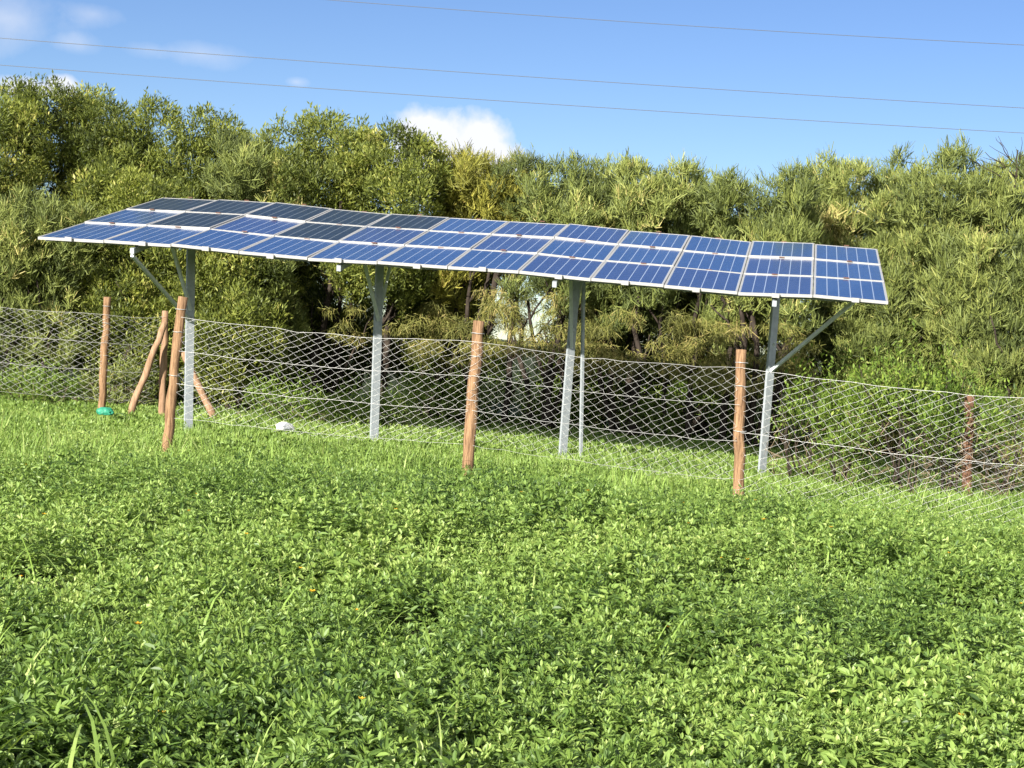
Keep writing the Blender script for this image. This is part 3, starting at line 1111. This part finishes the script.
BUSHES = [
    (812, 370, 40, 26.6, 'bush', 'small fresh green bush behind the brace of the rightmost steel post', 201, 260),
    (906, 338, 62, 25.3, 'bush', 'largest bright green bush, below the right end of the array', 202, 260),
    (852, 358, 30, 26.0, 'bush', 'small bright bush filling the space under the right end of the array', 218, 60),
    (962, 356, 44, 25.9, 'bush', 'rounded green bush above the dark hidden post', 203, 260),
    (1008, 388, 42, 25.9, 'bush', 'low green bush right of the dark hidden post', 204, 260),
    (1090, 380, 50, 26.0, 'bush', 'green bush beyond the right end of the mesh', 205, 100),
    (706, 368, 46, 37.4, 'bush', 'tall weeds below the many dark stems, left of the light brown post', 206, 160),
    (622, 352, 46, 37.6, 'bush', 'clump of tall green weeds right of the double steel post', 207, 60),
    (556, 330, 24, 38.5, 'bush', 'pale green shoots rising left of the double steel post', 208, 20),
    (496, 352, 46, 38.0, 'bush', 'sunny weed clump behind the lone brown fence post', 209, 40),
    (436, 368, 40, 36.8, 'bush', 'weed clump between the second steel post and the lone brown post', 210, 120),
    (372, 392, 46, 32.5, 'bush', 'low weeds in the shade behind the second steel post', 211, 140),
    (286, 384, 44, 32.8, 'bush', 'green undergrowth above the white bag behind the mesh', 212, 120),
    (36, 372, 48, 32.8, 'bush', 'low green growth against the hedge behind the left mesh', 213, 160),
    (118, 362, 36, 33.6, 'pencil', 'straw tinted twiggy shrub between the left fence post and the strut', 214, 200),
    (655, 398, 34, 36.0, 'bush', 'low leafy weeds in front of the dark stems', 215, 120),
    (560, 388, 40, 37.0, 'bush', 'low leafy weeds seen through the mesh beside the double steel post', 216, 60),
    (760, 378, 40, 36.5, 'bush', 'leafy weeds between the light brown post and the rightmost steel post', 217, 60),
]
for (px, py, hp, dp, st, lab, sd, dry) in BUSHES:
    bush(px, py, hp, dp, st, lab, sd, dry=dry, low=.85 if sd in (201, 202, 203, 204) else 0)

# slender dark stems seen through the fence in the gap under the middle crowns
for i, (pxb, pyb, pxt, pyt, dp, r, lab) in enumerate((
        (508, 372, 521, 262, 37.0, .075, 'dark forked tree stem left of the bright gap'),
        (556, 372, 528, 300, 36.6, .06, 'dark leaning tree stem right of the bright gap'),
        (690, 400, 702, 270, 35.2, .07, 'slim dark stem among the thicket left of the light brown post'),
        (668, 396, 662, 275, 35.6, .05, 'thin straight stem at the left of the dark thicket'),
        (724, 404, 742, 268, 34.8, .08, 'thick dark stem behind the light brown post'))):
    rnd = random.Random(300 + i)
    a, b = at(pxb, pyb, dp), at(pxt, pyt, dp)
    a.z = -.15
    root = empty('sapling', (a.x, a.y, 0), lab, 'tree', 'bare stems under the middle trees')
    mb = MB()
    pts = limb(mb, a, b, r, r * .5, rnd, .1)
    for _ in range(4):
        s_ = pts[rnd.randint(3, 6)]
        limb(mb, s_, s_ + Vector((rnd.uniform(-.7, .7), rnd.uniform(-.4, .4), rnd.uniform(.5, 1.1))), r * .42, .012, rnd, .07, 5)
    mb.build('trunk', M['bark'], root)

# ------------------------------------------------------------------ the field of weeds
RW = np.random.default_rng(99)


def scatter(y0, y1, dens, margin):
    """jittered plant positions in the wedge the lens sees, with margins"""
    hw = lambda y: y * .30 + margin
    n = int(dens * (y1 - y0) * 2 * hw(y1))
    x = RW.uniform(-hw(y1), hw(y1), n)
    y = RW.uniform(y0, y1, n)
    ok = np.abs(x) < hw(y)
    return x[ok], y[ok]


def weed_height(x, y):
    big = vnoise(x / 1.9, y / 1.9, 11)
    med = vnoise(x / .5, y / .5, 12) * .65 + vnoise(x / .27, y / .27, 13) * .35
    h = .32 * (.46 + .5 * big + 1.5 * (med - .37))
    near_array = np.clip((y - 17) / 4, 0, 1)
    return np.clip(h * (1 - .6 * near_array), .05, .5)


def weed_patch(x, y, levels, per_level, leaf, spread, fine):
    n = len(x)
    h = weed_height(x, y) * RW.uniform(.72, 1.15, n)
    hole = vnoise(x / .42, y / .42, 15)
    h *= np.where(hole < .2, .4, 1) * np.where(RW.random(n) < .07, 1.35, 1)
    z0 = ground_z(x, y)
    pt = RW.normal(0, .11, n) + .45 * (vnoise(x / 2.6, y / 2.6, 17) - .5) + .3 * (vnoise(x / .7, y / .7, 19) - .5)
    lean = RW.normal(0, .16, (n, 2))
    B, Dd, Ln, Wd, Ti = [], [], [], [], []
    for lv in range(levels):
        hz = h - lv * RW.uniform(.035, .07, n)
        kk = np.clip(hz, .02, None)
        for j in range(per_level):
            az = RW.uniform(0, 6.283) + j * 2.4 + RW.uniform(0, 6.283, n)
            el = RW.normal(.95 - lv * .3, .35, n)
            ce = np.cos(el)
            d = np.stack([np.cos(az) * ce, np.sin(az) * ce, np.sin(el)], -1)
            off = spread * RW.random(n) * (.3 + .35 * lv)
            b = np.stack([x + lean[:, 0] * kk + np.cos(az) * off, y + lean[:, 1] * kk + np.sin(az) * off, z0 + kk], -1)
            ln = leaf * RW.uniform(.55, 1.25, n) * (.72 + .16 * lv) * (.75 + .6 * vnoise(x / .9, y / .9, 23))
            B.append(b)
            Dd.append(d)
            Ln.append(ln)
            Wd.append(ln * RW.uniform(.30, .46, n))
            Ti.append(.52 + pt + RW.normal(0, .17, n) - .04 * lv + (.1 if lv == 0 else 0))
    B, Dd, Ln, Wd, Ti = np.concatenate(B), np.concatenate(Dd), np.concatenate(Ln), np.concatenate(Wd), np.concatenate(Ti)
    if fine:
        return lens_leaves(B, Dd, Ln, Wd, RW.normal(0, .5, len(B))), np.concatenate([Ti, Ti])
    return leaves(B, Dd, Ln, Wd, RW.normal(0, .5, len(B)), cup=-.12, droop=.1), Ti


parts, tints = [], []
for (y0, y1, dens, mg, lev, per, leaf, sp) in ((3.5, 10, 250, 3.0, 5, 6, .050, .042), (10, 17, 185, 3.0, 4, 6, .054, .045), (17, 26, 110, 3.0, 3, 5, .06, .07), (26, 42, 30, 4.0, 3, 5, .10, .10)):
    x, y = scatter(y0, y1, dens, mg)
    q, t = weed_patch(x, y, lev, per, leaf, sp, y1 <= 17)
    parts.append(q)
    tints.append(t)
V, T = np.concatenate(parts), np.concatenate(tints)
tag(quads_object('weeds', V, T, M['weed']), 'dense low green leafy weeds covering the field', 'weeds', kind='stuff')
print('weed leaves', len(V))

# grass blades: curved strips in loose clumps
Q, T = [], []
cl_x, cl_y = scatter(5.0, 24, 5.0, 2.5)
keep = RW.random(len(cl_x)) < .30 + .9 * np.clip(vnoise(cl_x / 2.2, cl_y / 2.2, 31) - .45, 0, 1) + .5 * np.clip((-cl_x - 1.0) / 3, 0, 1) * (cl_y > 8)
cl_x, cl_y = cl_x[keep], cl_y[keep]
for cx_, cy_ in zip(cl_x, cl_y):
    nb = RW.integers(2, 8)
    x = cx_ + RW.normal(0, .07, nb)
    y = cy_ + RW.normal(0, .07, nb)
    z = ground_z(x, y) + .06
    az = RW.uniform(0, 6.28, nb)
    ln = RW.uniform(.30, .52, nb) * (.75 + .5 * RW.random())
    w = RW.uniform(.006, .019, nb)
    side = np.stack([-np.sin(az), np.cos(az), 0 * az], -1)
    p = np.stack([x, y, z], -1)
    bend = RW.uniform(.7, 1.7, nb)
    tt = RW.normal(.5, .2, nb)
    nseg = 5
    el = RW.uniform(.95, 1.45, nb)
    for k in range(nseg):
        e2 = el - bend * 1.25 * (k / nseg) ** 1.5
        d = np.stack([np.cos(az) * np.cos(e2), np.sin(az) * np.cos(e2), np.sin(e2)], -1)
        q = p + d * (ln / nseg)[:, None]
        wa = w * (1 - .85 * (k / nseg) ** 2)
        wb = w * (1 - .85 * ((k + 1) / nseg) ** 2)
        Q.append(np.stack([p - side * wa[:, None] / 2, p + side * wa[:, None] / 2, q + side * wb[:, None] / 2, q - side * wb[:, None] / 2], 1))
        T.append(tt)
        p = q
tag(quads_object('grass', np.concatenate(Q), np.concatenate(T), M['blade']), 'long curved grass blades scattered among the weeds', 'grass', kind='stuff')

# short grass by the fence and under the array
x, y = scatter(14, 34, 300, 3.0)
keep = RW.random(len(x)) < np.clip((y - 14) / 7, 0, 1) * (.35 + .9 * vnoise(x / 1.3, y / 1.3, 41))
x, y = x[keep], y[keep]
n = len(x)
base = np.stack([x, y, ground_z(x, y) + .02], -1)
d = nrm(np.stack([RW.normal(0, .35, n), RW.normal(0, .35, n), np.ones(n)], -1))
ln = RW.uniform(.08, .18, n)
w = RW.uniform(.008, .016, n)
tag(quads_object('grass', strokes(base, d, ln, w, w * .3, RW.uniform(0, 3.14, n)), .45 + RW.normal(0, .2, n), M['blade']), 'short bright grass at the foot of the fence and array', 'grass', kind='stuff')

# a few small yellow flowers
fx, fy2 = scatter(6.5, 19, .55, 1.5)
Q, T = [], []
for a, b in zip(fx, fy2):
    z = float(ground_z(a, b)) + float(weed_height(np.array(a), np.array(b))) + .03
    n = 6
    az = np.arange(n) * 2 * math.pi / n + RW.random()
    d = np.stack([np.cos(az) * .85, np.sin(az) * .85, np.full(n, .5)], -1)
    ln = np.full(n, RW.uniform(.014, .026))
    Q.append(leaves(np.tile(np.array([a, b, z]), (n, 1)), nrm(d), ln, ln * .7, np.zeros(n)))
    T.append(RW.random(n))
tag(quads_object('wildflowers', np.concatenate(Q), np.concatenate(T), M['flower']), 'tiny yellow flowers dotted over the weeds', 'flowers', kind='stuff')
